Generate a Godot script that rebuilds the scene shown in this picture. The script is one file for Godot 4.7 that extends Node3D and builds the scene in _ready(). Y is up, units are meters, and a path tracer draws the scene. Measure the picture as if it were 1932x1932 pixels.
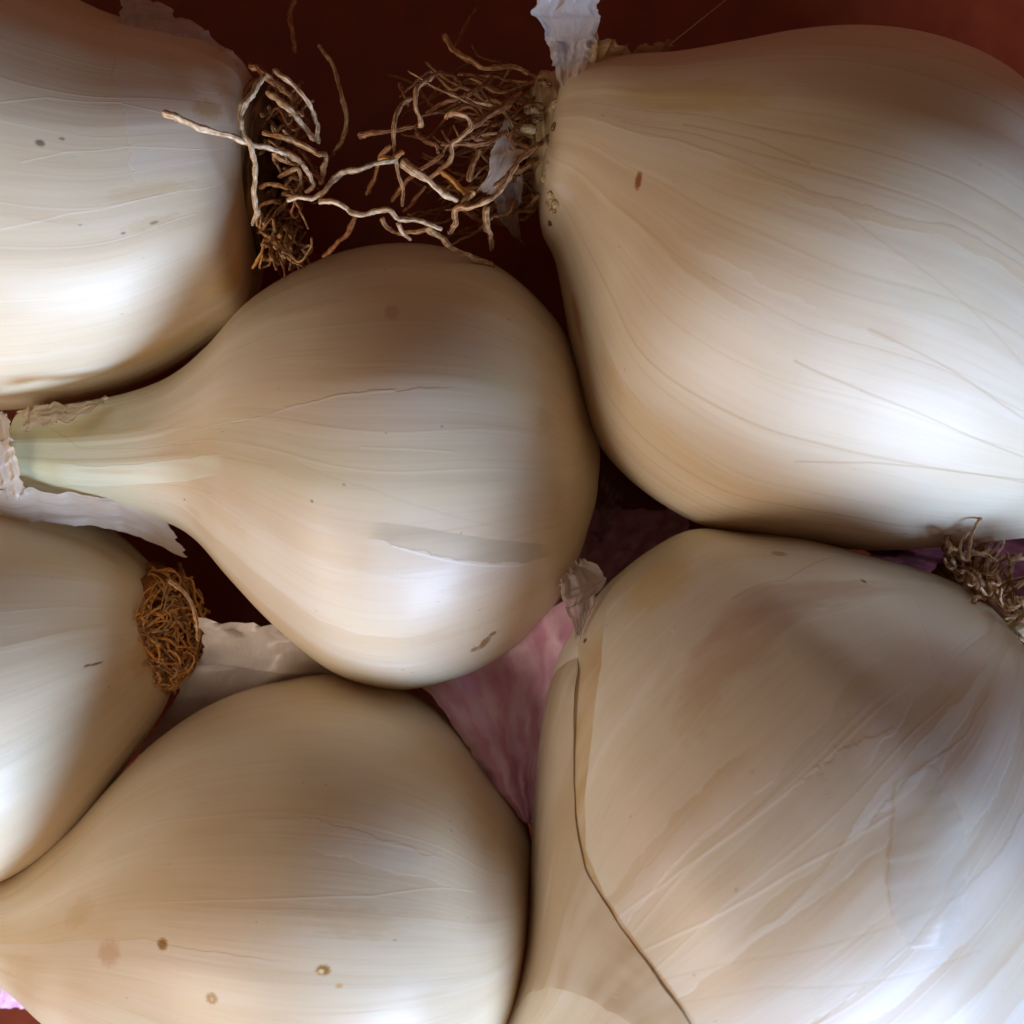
extends Node3D

# ---------------------------------------------------------------- the camera's numbers, also used to measure places
const CAM_Y := 0.28            # metres above the floor of the bowl
const HALF := 0.3135           # tangent of half the field of view
const MID := 966.0             # the sketch from which the places were measured is 1932 units wide

var used := {}
var rng := RandomNumberGenerator.new()
var mats := {}
var bend_noise := FastNoiseLite.new()

func spot(px: float, py: float, h: float) -> Vector3:
	var k := HALF * (CAM_Y - h) / MID
	return Vector3((px - MID) * k, h, (py - MID) * k)

func lin(r: float, g: float, b: float) -> Color:
	return Color(r, g, b).linear_to_srgb()

# ---------------------------------------------------------------- naming
func numbered(called: String) -> String:
	var n: int = used.get(called, 0)
	used[called] = n + 1
	return called if n == 0 else "%s_%03d" % [called, n]

func thing(called: String, label: String, category: String, at: Vector3, group := "") -> Node3D:
	var o := Node3D.new()
	o.name = numbered(called)
	add_child(o, true)
	o.position = at
	o.set_meta("label", label)
	o.set_meta("category", category)
	if group:
		o.set_meta("group", group)
	return o

func part(called: String, mesh: Mesh, mat: Material, parent: Node3D, label := "") -> MeshInstance3D:
	var o := MeshInstance3D.new()
	var n := 0
	for c in parent.get_children():
		if String(c.name) == called or String(c.name).begins_with(called + "_0") or String(c.name).begins_with(called + "_1") or String(c.name).begins_with(called + "_2"):
			n += 1
	o.name = called if n == 0 else "%s_%03d" % [called, n]
	o.mesh = mesh
	o.material_override = null
	for s in mesh.get_surface_count():
		mesh.surface_set_material(s, mat)
	parent.add_child(o, true)
	if label:
		o.set_meta("label", label)
	return o

# ---------------------------------------------------------------- mesh from a grid of points
func grid_mesh(p: PackedVector3Array, uv: PackedVector2Array, cols: int, rows: int, flip := false) -> ArrayMesh:
	var nrm := PackedVector3Array()
	nrm.resize(p.size())
	for r in rows:
		var r0: int = maxi(r - 1, 0)
		var r1: int = mini(r + 1, rows - 1)
		for c in cols:
			var c0: int = maxi(c - 1, 0)
			var c1: int = mini(c + 1, cols - 1)
			# closed rings: first and last column are the same place
			if c == 0 and p[r * cols].distance_squared_to(p[r * cols + cols - 1]) < 1e-12:
				c0 = cols - 2
			if c == cols - 1 and p[r * cols].distance_squared_to(p[r * cols + cols - 1]) < 1e-12:
				c1 = 1
			var a := p[r * cols + c1] - p[r * cols + c0]
			var b := p[r1 * cols + c] - p[r0 * cols + c]
			var n := a.normalized().cross(b.normalized())
			if n.length_squared() < 1e-9:
				if r == 0:
					n = (p[0] - p[(rows / 8) * cols]) * (-1.0 if flip else 1.0)
				else:
					n = (p[(rows - 1) * cols] - p[(rows - 3) * cols]) * (-1.0 if flip else 1.0)
			n = n.normalized()
			nrm[r * cols + c] = -n if flip else n
	var idx := PackedInt32Array()
	idx.resize((cols - 1) * (rows - 1) * 6)
	var k := 0
	for r in rows - 1:
		for c in cols - 1:
			var i := r * cols + c
			var j := i + cols
			if flip:
				idx[k] = i; idx[k + 1] = i + 1; idx[k + 2] = j
				idx[k + 3] = i + 1; idx[k + 4] = j + 1; idx[k + 5] = j
			else:
				idx[k] = i; idx[k + 1] = j; idx[k + 2] = i + 1
				idx[k + 3] = i + 1; idx[k + 4] = j; idx[k + 5] = j + 1
			k += 6
	var arr := []
	arr.resize(Mesh.ARRAY_MAX)
	arr[Mesh.ARRAY_VERTEX] = p
	arr[Mesh.ARRAY_NORMAL] = nrm
	arr[Mesh.ARRAY_TEX_UV] = uv
	arr[Mesh.ARRAY_INDEX] = idx
	var m := ArrayMesh.new()
	m.add_surface_from_arrays(Mesh.PRIMITIVE_TRIANGLES, arr)
	return m

func cr(a: float, b: float, c: float, d: float, t: float) -> float:
	return 0.5 * (2.0 * b + (c - a) * t + (2.0 * a - 5.0 * b + 4.0 * c - d) * t * t + (3.0 * b - a - 3.0 * c + d) * t * t * t)

# ================================================================ the onion's body
# st: from the root plate to the neck, pairs of points on its two sides, as x1, y1, x2, y2
class Onion:
	var node: Node3D
	var st: Array
	var hs := PackedFloat32Array()     # height of the middle at each pair
	var flute := 0.0004
	var noise := FastNoiseLite.new()
	var veins := []                    # [u, height] of ridges
	var cum := PackedFloat32Array()
	var length := 0.0
	var origin := Vector3.ZERO
	var squash := 1.0

func make_onion(called: String, label: String, st: Array, sd: int, opt: Dictionary) -> Onion:
	var o := Onion.new()
	o.st = st
	o.noise.seed = sd
	o.noise.frequency = 1.0
	o.noise.fractal_octaves = 1
	o.noise.noise_type = FastNoiseLite.TYPE_SIMPLEX_SMOOTH
	o.flute = opt.get("flute", 0.0004)
	o.squash = opt.get("squash", 1.0)
	var droop: float = opt.get("droop", 0.25)
	var biggest := 0.0
	for s in st:
		biggest = maxf(biggest, Vector2(s[0], s[1]).distance_to(Vector2(s[2], s[3])) * 0.5)
	# the height at which the widest ring touches the floor
	var h := biggest * HALF * CAM_Y / MID / (1.0 + biggest * HALF / MID)
	h = h * o.squash + float(opt.get("raise", 0.0))
	var widest := 0
	for i in st.size():
		var s = st[i]
		var r := Vector2(s[0], s[1]).distance_to(Vector2(s[2], s[3])) * 0.5
		if r >= biggest - 0.01:
			widest = i
	for i in st.size():
		var s = st[i]
		var r := Vector2(s[0], s[1]).distance_to(Vector2(s[2], s[3])) * 0.5 / biggest
		var d := 0.0
		if i > widest:
			d = droop * (1.0 - r)
		else:
			d = float(opt.get("base_drop", 0.0)) * (1.0 - r)
		o.hs.append(h * (1.0 - d))
	o.cum.append(0.0)
	for i in range(1, st.size()):
		var a = st[i - 1]
		var b = st[i]
		var mid := Vector2(a[0] + a[2], a[1] + a[3]).distance_to(Vector2(b[0] + b[2], b[1] + b[3])) * 0.5
		var side := Vector2(a[0], a[1]).distance_to(Vector2(b[0], b[1])) * 0.5 + Vector2(a[2], a[3]).distance_to(Vector2(b[2], b[3])) * 0.5
		o.cum.append(o.cum[i - 1] + maxf(mid, side))
	o.length = o.cum[st.size() - 1]
	var c = st[widest]
	var mp := spot((c[0] + c[2]) * 0.5, (c[1] + c[3]) * 0.5, h)
	o.origin = Vector3(mp.x, 0.0, mp.z)
	o.node = thing(called, label, "onion", o.origin, opt.get("group", "white onions crowded in the bowl"))
	var r2 := RandomNumberGenerator.new()
	r2.seed = sd * 7 + 3
	var nv: int = opt.get("ribs", 13)
	for i in nv:
		o.veins.append([(i + 0.5 + r2.randf_range(-0.36, 0.36)) / nv, r2.randf_range(0.3, 1.0) * float(opt.get("rib_height", 0.00022)), r2.randf() < 0.5])
	return o

# u: 0..1 over the upper half from side 1 to side 2, 1..2 round below; v: 0..1 from root plate to neck; in the onion's own axes
func on(o: Onion, u: float, v: float, out := 0.0) -> Vector3:
	var d := clampf(v, 0.0, 1.0) * o.length
	var n := o.st.size()
	var i := clampi(o.cum.bsearch(d) - 1, 0, n - 2)
	var t := (d - o.cum[i]) / maxf(o.cum[i + 1] - o.cum[i], 0.001)
	var a = o.st[maxi(i - 1, 0)]
	var b = o.st[i]
	var c = o.st[i + 1]
	var e = o.st[mini(i + 2, n - 1)]
	var hh := cr(o.hs[maxi(i - 1, 0)], o.hs[i], o.hs[i + 1], o.hs[mini(i + 2, n - 1)], t)
	var p1 := spot(cr(a[0], b[0], c[0], e[0], t), cr(a[1], b[1], c[1], e[1], t), hh)
	var p2 := spot(cr(a[2], b[2], c[2], e[2], t), cr(a[3], b[3], c[3], e[3], t), hh)
	var mid := (p1 + p2) * 0.5
	var side := (p1 - p2) * 0.5
	var r := side.length()
	var f := u * PI
	var rr := 1.0
	if r > 1e-5:
		side /= r
		var fade := smoothstep(0.001, 0.012, r)
		var fl := o.noise.get_noise_3d(cos(f) * 1.9 + v * 0.5, sin(f) * 1.9, v * 0.8) * 1.0 + o.noise.get_noise_3d(cos(f) * 5.0 + 9.0, sin(f) * 5.0, v * 1.0) * 0.12
		var add := fl * o.flute
		if u >= 0.0 and u <= 1.0:
			for w in o.veins:
				var x: float = (u - w[0] - 0.012 * sin(v * 5.0 + w[0] * 40.0)) * 60.0
				if absf(x) < 4.0:
					if w[2]:
						add += w[1] * exp(-x * x * 3.0)
					else:
						add += w[1] * (smoothstep(-0.7, 0.7, x) - smoothstep(0.0, 4.0, x)) * 1.3
		rr = r + add * fade + out
	else:
		return mid
	return mid + side * (cos(f) * rr) + Vector3.UP * (sin(f) * rr * o.squash) - o.origin

func normal_on(o: Onion, u: float, v: float) -> Vector3:
	var a := on(o, u + 0.004, v) - on(o, u - 0.004, v)
	var b := on(o, u, minf(v + 0.004, 1.0)) - on(o, u, maxf(v - 0.004, 0.0))
	return b.cross(a).normalized()

func seen_at(o: Onion, u: float, v: float) -> Vector2:
	var p := on(o, u, v) + o.origin
	var k := HALF * (CAM_Y - p.y) / MID
	return Vector2(p.x / k + MID, p.z / k + MID)

# where on the upper side of the skin a measured place lies
func find(o: Onion, px: float, py: float) -> Vector2:
	var want := Vector2(px, py)
	var best := Vector2(0.5, 0.5)
	var near := 1e9
	for i in 21:
		for j in 31:
			var uv := Vector2(i / 20.0, j / 30.0)
			var d := seen_at(o, uv.x, uv.y).distance_squared_to(want)
			if d < near:
				near = d
				best = uv
	var step := Vector2(0.03, 0.02)
	for k in 26:
		var moved := false
		for m in [Vector2(1, 0), Vector2(-1, 0), Vector2(0, 1), Vector2(0, -1)]:
			var uv: Vector2 = (best + m * step).clamp(Vector2(0.0, 0.0), Vector2(1.0, 1.0))
			var d := seen_at(o, uv.x, uv.y).distance_squared_to(want)
			if d < near:
				near = d
				best = uv
				moved = true
		if not moved:
			step *= 0.5
	return best

func body(o: Onion, mat: Material) -> void:
	var cols := 257
	var rows := 200
	var p := PackedVector3Array()
	var uv := PackedVector2Array()
	p.resize(cols * rows)
	uv.resize(cols * rows)
	for r in rows:
		var x := r / (rows - 1.0)
		var v := x * x * (1.6 - 0.6 * x)        # closer rings at the root plate
		v = lerpf(x, v, 0.6)
		for c in cols:
			# the upper half gets more columns than the half that lies below
			var y := c / (cols - 1.0)
			var u := 0.0
			if y < 0.75:
				u = y / 0.75
			else:
				u = 1.0 + (y - 0.75) / 0.25
			p[r * cols + c] = on(o, u if c < cols - 1 else 0.0, v)
			uv[r * cols + c] = Vector2(u if u <= 1.0 else 2.0 - u, v)
	part("bulb", grid_mesh(p, uv, cols, rows, true), mat, o.node)

# ================================================================ skins: colour and relief, computed
func streaks(w: int, low: int, h: int, sd: int, fx: float, fy: float, col: Color, lo: float, hi: float, most: float) -> Image:
	var n := FastNoiseLite.new()
	n.seed = sd
	n.noise_type = FastNoiseLite.TYPE_SIMPLEX_SMOOTH
	n.frequency = 1.0
	n.fractal_octaves = 3
	var im := Image.create(w, low, false, Image.FORMAT_RGBA8)
	for y in low:
		for x in w:
			var a := n.get_noise_2d(x * fx, y * fy) * 0.5 + 0.5
			im.set_pixel(x, y, Color(col.r, col.g, col.b, smoothstep(lo, hi, a) * most))
	im.resize(w, h, Image.INTERPOLATE_CUBIC)
	return im

func dab(im: Image, uv: Vector2, ru: float, rv: float, col: Color, strength: float, sd: int, rag := 0.5, turn := 0.0) -> void:
	var w := im.get_width()
	var h := im.get_height()
	var n := FastNoiseLite.new()
	n.seed = sd
	n.frequency = 1.6
	var x0 := int(uv.x * w)
	var y0 := int(uv.y * h)
	var rm := maxf(ru * w, rv * h) * 1.6 + 2.0
	var ct := cos(turn)
	var stn := sin(turn)
	for y in range(maxi(y0 - int(rm), 0), mini(y0 + int(rm) + 1, h)):
		for x in range(maxi(x0 - int(rm), 0), mini(x0 + int(rm) + 1, w)):
			var dx := float(x - x0)
			var dy := float(y - y0)
			var ex := (dx * ct + dy * stn) / (ru * w)
			var ey := (-dx * stn + dy * ct) / (rv * h)
			var d := sqrt(ex * ex + ey * ey)
			if d > 1.6:
				continue
			d += n.get_noise_2d(ex * 1.4, ey * 1.4) * rag
			var a := (1.0 - smoothstep(0.45, 1.05, d)) * strength
			if a > 0.003:
				var c := im.get_pixel(x, y)
				im.set_pixel(x, y, c.lerp(Color(col.r, col.g, col.b), a))

func stroke(im: Image, line: PackedVector2Array, width: float, col: Color, strength: float) -> void:
	var w := im.get_width()
	var h := im.get_height()
	for s in line.size() - 1:
		var a := line[s]
		var b := line[s + 1]
		var steps := int(maxf(absf(a.x - b.x) * w, absf(a.y - b.y) * h)) + 1
		for i in steps:
			var q := a.lerp(b, i / float(steps))
			var x := q.x * w
			var y := int(q.y * h)
			if y < 0 or y >= h:
				continue
			for dx in range(-int(width) - 1, int(width) + 2):
				var xi := int(x) + dx
				if xi < 0 or xi >= w:
					continue
				var t := 1.0 - absf(xi - x) / (width + 0.5)
				if t > 0.0:
					var c := im.get_pixel(xi, y)
					im.set_pixel(xi, y, c.lerp(col, clampf(t * strength, 0.0, 1.0)))

# the mark of a papery layer: raised and of its own tint, sharp along its first edge (and along the second if asked)
func region(o: Onion, im: Image, bump: Image, e1: Array, e2: Array, tint: Color, much: float, raise: float, both: bool, sd: int) -> void:
	var w := im.get_width()
	var h := im.get_height()
	var n := FastNoiseLite.new()
	n.seed = sd
	n.frequency = 1.0
	n.fractal_octaves = 4
	var keys := 9
	var a1: Array[Vector2] = []
	var a2: Array[Vector2] = []
	for k in keys:
		if e1[0] is Vector2:
			a1.append(e1[k])
			a2.append(e2[k])
			continue
		var q1 := along(e1, k / (keys - 1.0))
		var q2 := along(e2, k / (keys - 1.0))
		a1.append(find(o, q1.x, q1.y))
		a2.append(find(o, q2.x, q2.y))
	var box := Rect2(a1[0], Vector2.ZERO)
	var long := 0.0
	var wide := 0.0
	for k in keys:
		box = box.expand(a1[k]).expand(a2[k])
		wide = maxf(wide, (a1[k] - a2[k]).length() * w)
		if k > 0:
			long += (a1[k] - a1[k - 1]).length() * w
			wide = maxf(wide, 4.0)
	var nt := int(long * 1.7) + 12
	var ns := int(wide * 1.7) + 12
	var x0 := int(box.position.x * w) - 16
	var y0 := int(box.position.y * h) - 16
	var mw := int(box.size.x * w) + 33
	var mh := int(box.size.y * h) + 33
	var mask := PackedFloat32Array()
	mask.resize(mw * mh)
	for i in nt + 1:
		var t := i / float(nt)
		var x := t * (keys - 1)
		var j := mini(int(x), keys - 2)
		var f := x - j
		var q1 := a1[j].cubic_interpolate(a1[j + 1], a1[maxi(j - 1, 0)], a1[mini(j + 2, keys - 1)], f)
		var q2 := a2[j].lerp(a2[j + 1], f)
		q1 += Vector2(n.get_noise_2d(t * 7.0, 0.0), n.get_noise_2d(t * 7.0, 9.0)) * 0.006
		var ends := smoothstep(0.0, 0.12, t) * (1.0 - smoothstep(0.88, 1.0, t))
		for k in ns + 1:
			var sx := k / float(ns)
			var v := ends
			if not both:
				v *= 1.0 - smoothstep(0.1, 1.0, sx)
			var q := q1.lerp(q2, sx)
			var xi := int(q.x * w) - x0
			var yi := int(q.y * h) - y0
			if xi >= 0 and yi >= 0 and xi < mw and yi < mh:
				mask[yi * mw + xi] = maxf(v, 0.001)
	for yi in mh:
		for xi in mw:
			var v := mask[yi * mw + xi]
			var x := xi + x0
			var y := yi + y0
			if v <= 0.0 or x < 0 or y < 0 or x >= w or y >= h:
				continue
			var c := im.get_pixel(x, y)
			var k := 0.75 + 0.5 * n.get_noise_2d(x * 0.02, y * 0.004)
			im.set_pixel(x, y, c.lerp(tint, clampf(v * much * k, 0.0, 1.0)))
			var b := bump.get_pixel(x, y)
			bump.set_pixel(x, y, Color(b.r + raise * v, b.g + raise * v, b.b + raise * v))

func onion_skin(o: Onion, sd: int, opt: Dictionary) -> StandardMaterial3D:
	var W := 1024
	var H := 1024
	var r2 := RandomNumberGenerator.new()
	r2.seed = sd
	var n := FastNoiseLite.new()
	n.seed = sd
	n.frequency = 1.0
	n.fractal_octaves = 3
	var base: Color = opt.get("base", Color(0.89, 0.825, 0.71))
	var warm: Color = opt.get("warm", Color(0.86, 0.76, 0.61))
	var green: Color = opt.get("green", Color(0.84, 0.82, 0.71))
	var im := Image.create(64, 64, false, Image.FORMAT_RGBA8)
	for y in 64:
		for x in 64:
			var v := y / 63.0
			var u := x / 63.0
			var c := base
			var a := n.get_noise_2d(u * 5.0, v * 2.2) * 0.5 + 0.5
			c = c.lerp(warm, 0.42 * smoothstep(0.45, 0.85, a))
			var b := n.get_noise_2d(u * 3.0 + 20.0, v * 1.6) * 0.5 + 0.5
			c = c.lerp(green, 0.5 * smoothstep(0.5, 0.9, b))
			c = c.lerp(warm, 0.5 * (1.0 - smoothstep(0.02, 0.22, v)))
			c = c.lerp(green, float(opt.get("neck_green", 0.4)) * smoothstep(0.7, 0.95, v))
			im.set_pixel(x, y, c)
	im.resize(W, H, Image.INTERPOLATE_CUBIC)
	var all := Rect2i(0, 0, W, H)
	im.blend_rect(streaks(W, 14, H, sd + 1, 0.012, 0.25, Color(0.76, 0.66, 0.52), 0.45, 0.8, 0.09), all, Vector2i.ZERO)
	im.blend_rect(streaks(W, 20, H, sd + 2, 0.10, 0.22, Color(0.66, 0.52, 0.36), 0.5, 0.85, 0.06), all, Vector2i.ZERO)
	im.blend_rect(streaks(W, 16, H, sd + 3, 0.07, 0.3, Color(0.95, 0.93, 0.89), 0.5, 0.85, 0.12), all, Vector2i.ZERO)
	im.blend_rect(streaks(W, 60, H, sd + 4, 0.012, 0.09, Color(0.93, 0.90, 0.86), 0.5, 0.9, 0.2), all, Vector2i.ZERO)
	im.blend_rect(streaks(W, 20, H, sd + 7, 0.34, 0.2, Color(0.70, 0.58, 0.42), 0.5, 0.9, 0.05), all, Vector2i.ZERO)
	# the veins that run from root to neck
	var bump := streaks(W, 20, H, sd + 5, 0.12, 0.2, Color(1, 1, 1), 0.1, 0.9, 0.08)
	var flat := Image.create(W, H, false, Image.FORMAT_RGBA8)
	flat.fill(Color(0.2, 0.2, 0.2))
	flat.blend_rect(bump, all, Vector2i.ZERO)
	bump = flat
	bump.blend_rect(streaks(W, 24, H, sd + 6, 0.4, 0.2, Color(1, 1, 1), 0.3, 0.9, 0.05), all, Vector2i.ZERO)
	var vein: Color = opt.get("vein", Color(0.93, 0.87, 0.80))
	var count: int = opt.get("vein_count", 22)
	for i in count:
		var u0 := (i + 0.5 + r2.randf_range(-0.45, 0.45)) / count
		var line := PackedVector2Array()
		var ph := r2.randf() * 6.0
		var from := r2.randf_range(0.0, 0.25)
		var to := r2.randf_range(0.55, 1.0)
		for k in 40:
			var v := lerpf(from, to, k / 39.0)
			line.append(Vector2(u0 + 0.006 * sin(v * 7.0 + ph) + 0.0022 * sin(v * 29.0 + ph * 3.0), v))
		var s := r2.randf_range(0.08, 0.45) * float(opt.get("vein_strength", 1.0))
		stroke(im, line, r2.randf_range(0.8, 2.2), vein, s)
		stroke(bump, line, 2.0, Color(0.75, 0.75, 0.75), s)
	for l in opt.get("lines", []):
		var line := PackedVector2Array()
		var pts: Array = l[0]
		for k in range(0, pts.size(), 2):
			line.append(find(o, pts[k], pts[k + 1]))
		stroke(im, line, l[1], l[2], l[3] * (0.75 if l[2].v > 0.82 else 0.45))
		stroke(bump, line, l[1] + 0.6, Color(0.9, 0.9, 0.9) if l[2].v > 0.82 else Color(0.02, 0.02, 0.02), 0.3)
	# specks of soil and dried marks
	for i in opt.get("specks", 60):
		var s := r2.randf()
		dab(im, Vector2(r2.randf(), r2.randf_range(0.05, 0.9)), r2.randf_range(0.0008, 0.0022), r2.randf_range(0.0008, 0.003), Color(0.45, 0.33, 0.22), r2.randf_range(0.15, 0.6) * s, sd + i)
	for i in opt.get("smudges", 12):
		dab(im, Vector2(r2.randf(), r2.randf_range(0.1, 0.85)), r2.randf_range(0.01, 0.03), r2.randf_range(0.02, 0.06), Color(0.74, 0.58, 0.36), r2.randf_range(0.05, 0.22), sd + 100 + i)
	# facets of dry skin between the veins: one crisp edge, running out on the other side
	for i in opt.get("facets", 5):
		var u0 := r2.randf_range(0.08, 0.92)
		var v0 := r2.randf_range(0.04, 0.5)
		var v1 := v0 + r2.randf_range(0.22, 0.5)
		var du := r2.randf_range(0.03, 0.09) * (1.0 if r2.randf() < 0.5 else -1.0)
		var ph := r2.randf() * 6.0
		var f1 := []
		var f2 := []
		for k in 9:
			var v := lerpf(v0, v1, k / 8.0)
			var x := u0 + 0.012 * sin(v * 6.0 + ph) + 0.004 * sin(v * 23.0 + ph)
			f1.append(Vector2(x, v))
			f2.append(Vector2(x + du * sin(PI * (k + 0.6) / 9.2), v))
		var pale := r2.randf() < 0.65
		region(o, im, bump, f1, f2, Color(0.93, 0.91, 0.90) if pale else Color(0.79, 0.68, 0.53), r2.randf_range(0.15, 0.4) * float(opt.get("facet_strength", 1.0)), 0.22 if pale else -0.12, false, sd + 60 + i)
	for g in opt.get("regions", []):
		region(o, im, bump, g[0], g[1], g[2], g[3], g[4], g[5], sd + 40)
	for d in opt.get("spots", []):
		dab(im, find(o, d[0], d[1]), d[2], d[3], d[4], d[5], int(d[0]), 0.25, d[6] if d.size() > 6 else 0.0)
	im.convert(Image.FORMAT_RGB8)
	bump.convert(Image.FORMAT_RGB8)
	var m := StandardMaterial3D.new()
	m.albedo_texture = ImageTexture.create_from_image(im)
	m.texture_repeat = false
	m.roughness = opt.get("rough", 0.44)
	m.metallic_specular = 0.46
	m.subsurf_scatter_enabled = true
	m.subsurf_scatter_strength = opt.get("sss", 0.24)
	m.clearcoat_enabled = true
	m.clearcoat = opt.get("coat", 0.13)
	m.clearcoat_roughness = 0.29
	m.heightmap_enabled = true
	m.heightmap_texture = ImageTexture.create_from_image(bump)
	m.heightmap_scale = opt.get("relief", 0.009)
	return m

# ================================================================ papery layers that lie on a bulb or stand off it
# two edges, each x, y, x, y ...; off: how far the sheet stands off along edge 1 and along edge 2, in millimetres
func along(e: Array, t: float) -> Vector2:
	var n := e.size() / 2
	var x := clampf(t, 0.0, 1.0) * (n - 1)
	var i := mini(int(x), n - 2)
	var f := x - i
	return Vector2(lerpf(e[i * 2], e[i * 2 + 2], f), lerpf(e[i * 2 + 1], e[i * 2 + 3], f))

func layer(o: Onion, called: String, e1: Array, e2: Array, off1: float, off2: float, mat: Material, rag: float, sd: int, label := "", bulge := 0.0) -> MeshInstance3D:
	var rows := 60
	var cols := 14
	var n := FastNoiseLite.new()
	n.seed = sd
	n.frequency = 1.0
	n.fractal_octaves = 3
	var a1: Array[Vector2] = []
	var a2: Array[Vector2] = []
	var keys := 11
	for k in keys:
		var q1 := along(e1, k / (keys - 1.0))
		var q2 := along(e2, k / (keys - 1.0))
		a1.append(find(o, q1.x, q1.y))
		a2.append(find(o, q2.x, q2.y))
	var p := PackedVector3Array()
	var uv := PackedVector2Array()
	for r in rows:
		var t := r / (rows - 1.0)
		var x := t * (keys - 1)
		var i := mini(int(x), keys - 2)
		var f := x - i
		var q1 := a1[i].lerp(a1[i + 1], f)
		var q2 := a2[i].lerp(a2[i + 1], f)
		q1 += Vector2(n.get_noise_2d(t * 9.0, 0.0), n.get_noise_2d(t * 9.0, 7.0)) * rag
		q2 += Vector2(n.get_noise_2d(t * 9.0, 20.0), n.get_noise_2d(t * 9.0, 27.0)) * rag
		var off := 0.00022
		# an edge that turns down to the skin below, so that the layer has a thickness
		for c in cols:
			var s := clampf((c - 1.0) / (cols - 3.0), 0.0, 1.0)
			var q := q1.lerp(q2, s)
			var lift := off + 0.001 * (off1 * pow(1.0 - s, 2.0) + off2 * s * s * maxf(0.2, 0.75 + 1.3 * n.get_noise_2d(t * 4.0, 61.0)))
			lift += 0.001 * bulge * sin(PI * pow(s, 1.6)) * sin(PI * t)
			lift += 0.00005 * n.get_noise_2d(q.x * 30.0, q.y * 8.0)
			if c == 0:
				lift -= 0.00030
			if c == cols - 1:
				lift -= 0.00030
			# its ends, and an edge that is given as below the skin, run out smoothly
			lift = lerpf(-0.0003, lift, smoothstep(0.0, 0.14, t) * (1.0 - smoothstep(0.95, 1.0, t)))
			if off2 < 0.0:
				lift = lerpf(lift, -0.0003, smoothstep(0.55, 1.0, s))
			p.append(on(o, q.x, q.y, lift))
			uv.append(q)
	var o1 := p[0]
	# which way the sheet was laid decides its winding
	var w := (p[cols * 30 + 8] - p[cols * 30 + 7]).cross(p[cols * 31 + 7] - p[cols * 30 + 7])
	var out := p[cols * 30 + 7] + o.origin - Vector3(o.origin.x, 0.02, o.origin.z)
	return part(called, grid_mesh(p, uv, cols, rows, w.y < 0.0), mat, o.node, label)

# a loose sheet between two edges given as x, y, height in millimetres
func sheet(parent: Node3D, called: String, e1: Array, e2: Array, mat: Material, rag: float, crumple: float, sd: int, label := "") -> MeshInstance3D:
	var rows := 46
	var cols := 22
	var n := FastNoiseLite.new()
	n.seed = sd
	n.frequency = 1.0
	n.fractal_octaves = 3
	var p := PackedVector3Array()
	var uv := PackedVector2Array()
	var base := parent.position if parent != self else Vector3.ZERO
	for r in rows:
		var t := r / (rows - 1.0)
		var q1 := along3(e1, t)
		var q2 := along3(e2, t)
		var d := (q2 - q1).normalized()
		q1 += Vector3(n.get_noise_2d(t * 5.0, 0.0), 0, n.get_noise_2d(t * 5.0, 5.0)) * rag
		q2 += Vector3(n.get_noise_2d(t * 5.0, 20.0), 0, n.get_noise_2d(t * 5.0, 25.0)) * rag
		for c in cols:
			var s := c / (cols - 1.0)
			var q := q1.lerp(q2, s)
			q.y += crumple * (n.get_noise_2d(s * 1.6 + 3.0, t * 0.9) + 0.25 * n.get_noise_2d(s * 4.0, t * 1.6 + 9.0))
			var endrag := 0.0
			if r == 0 or r == rows - 1:
				endrag = rag * 1.6 * n.get_noise_2d(s * 6.0, 40.0 + r)
			q += (along3(e1, minf(t + 0.05, 1.0)) - along3(e1, maxf(t - 0.05, 0.0))).normalized() * endrag
			p.append(q - base)
			uv.append(Vector2(s, t))
	var w := (p[cols * 20 + 8] - p[cols * 20 + 7]).cross(p[cols * 21 + 7] - p[cols * 20 + 7])
	return part(called, grid_mesh(p, uv, cols, rows, w.y < 0.0), mat, parent, label)

func along3(e: Array, t: float) -> Vector3:
	var n := e.size() / 3
	var x := clampf(t, 0.0, 1.0) * (n - 1)
	var i := mini(int(x), n - 2)
	var f := x - i
	var i0 := maxi(i - 1, 0)
	var i3 := mini(i + 2, n - 1)
	var q := []
	for k in 3:
		q.append(cr(e[i0 * 3 + k], e[i * 3 + k], e[i * 3 + 3 + k], e[i3 * 3 + k], f))
	return spot(q[0], q[1], q[2] * 0.001)

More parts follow.
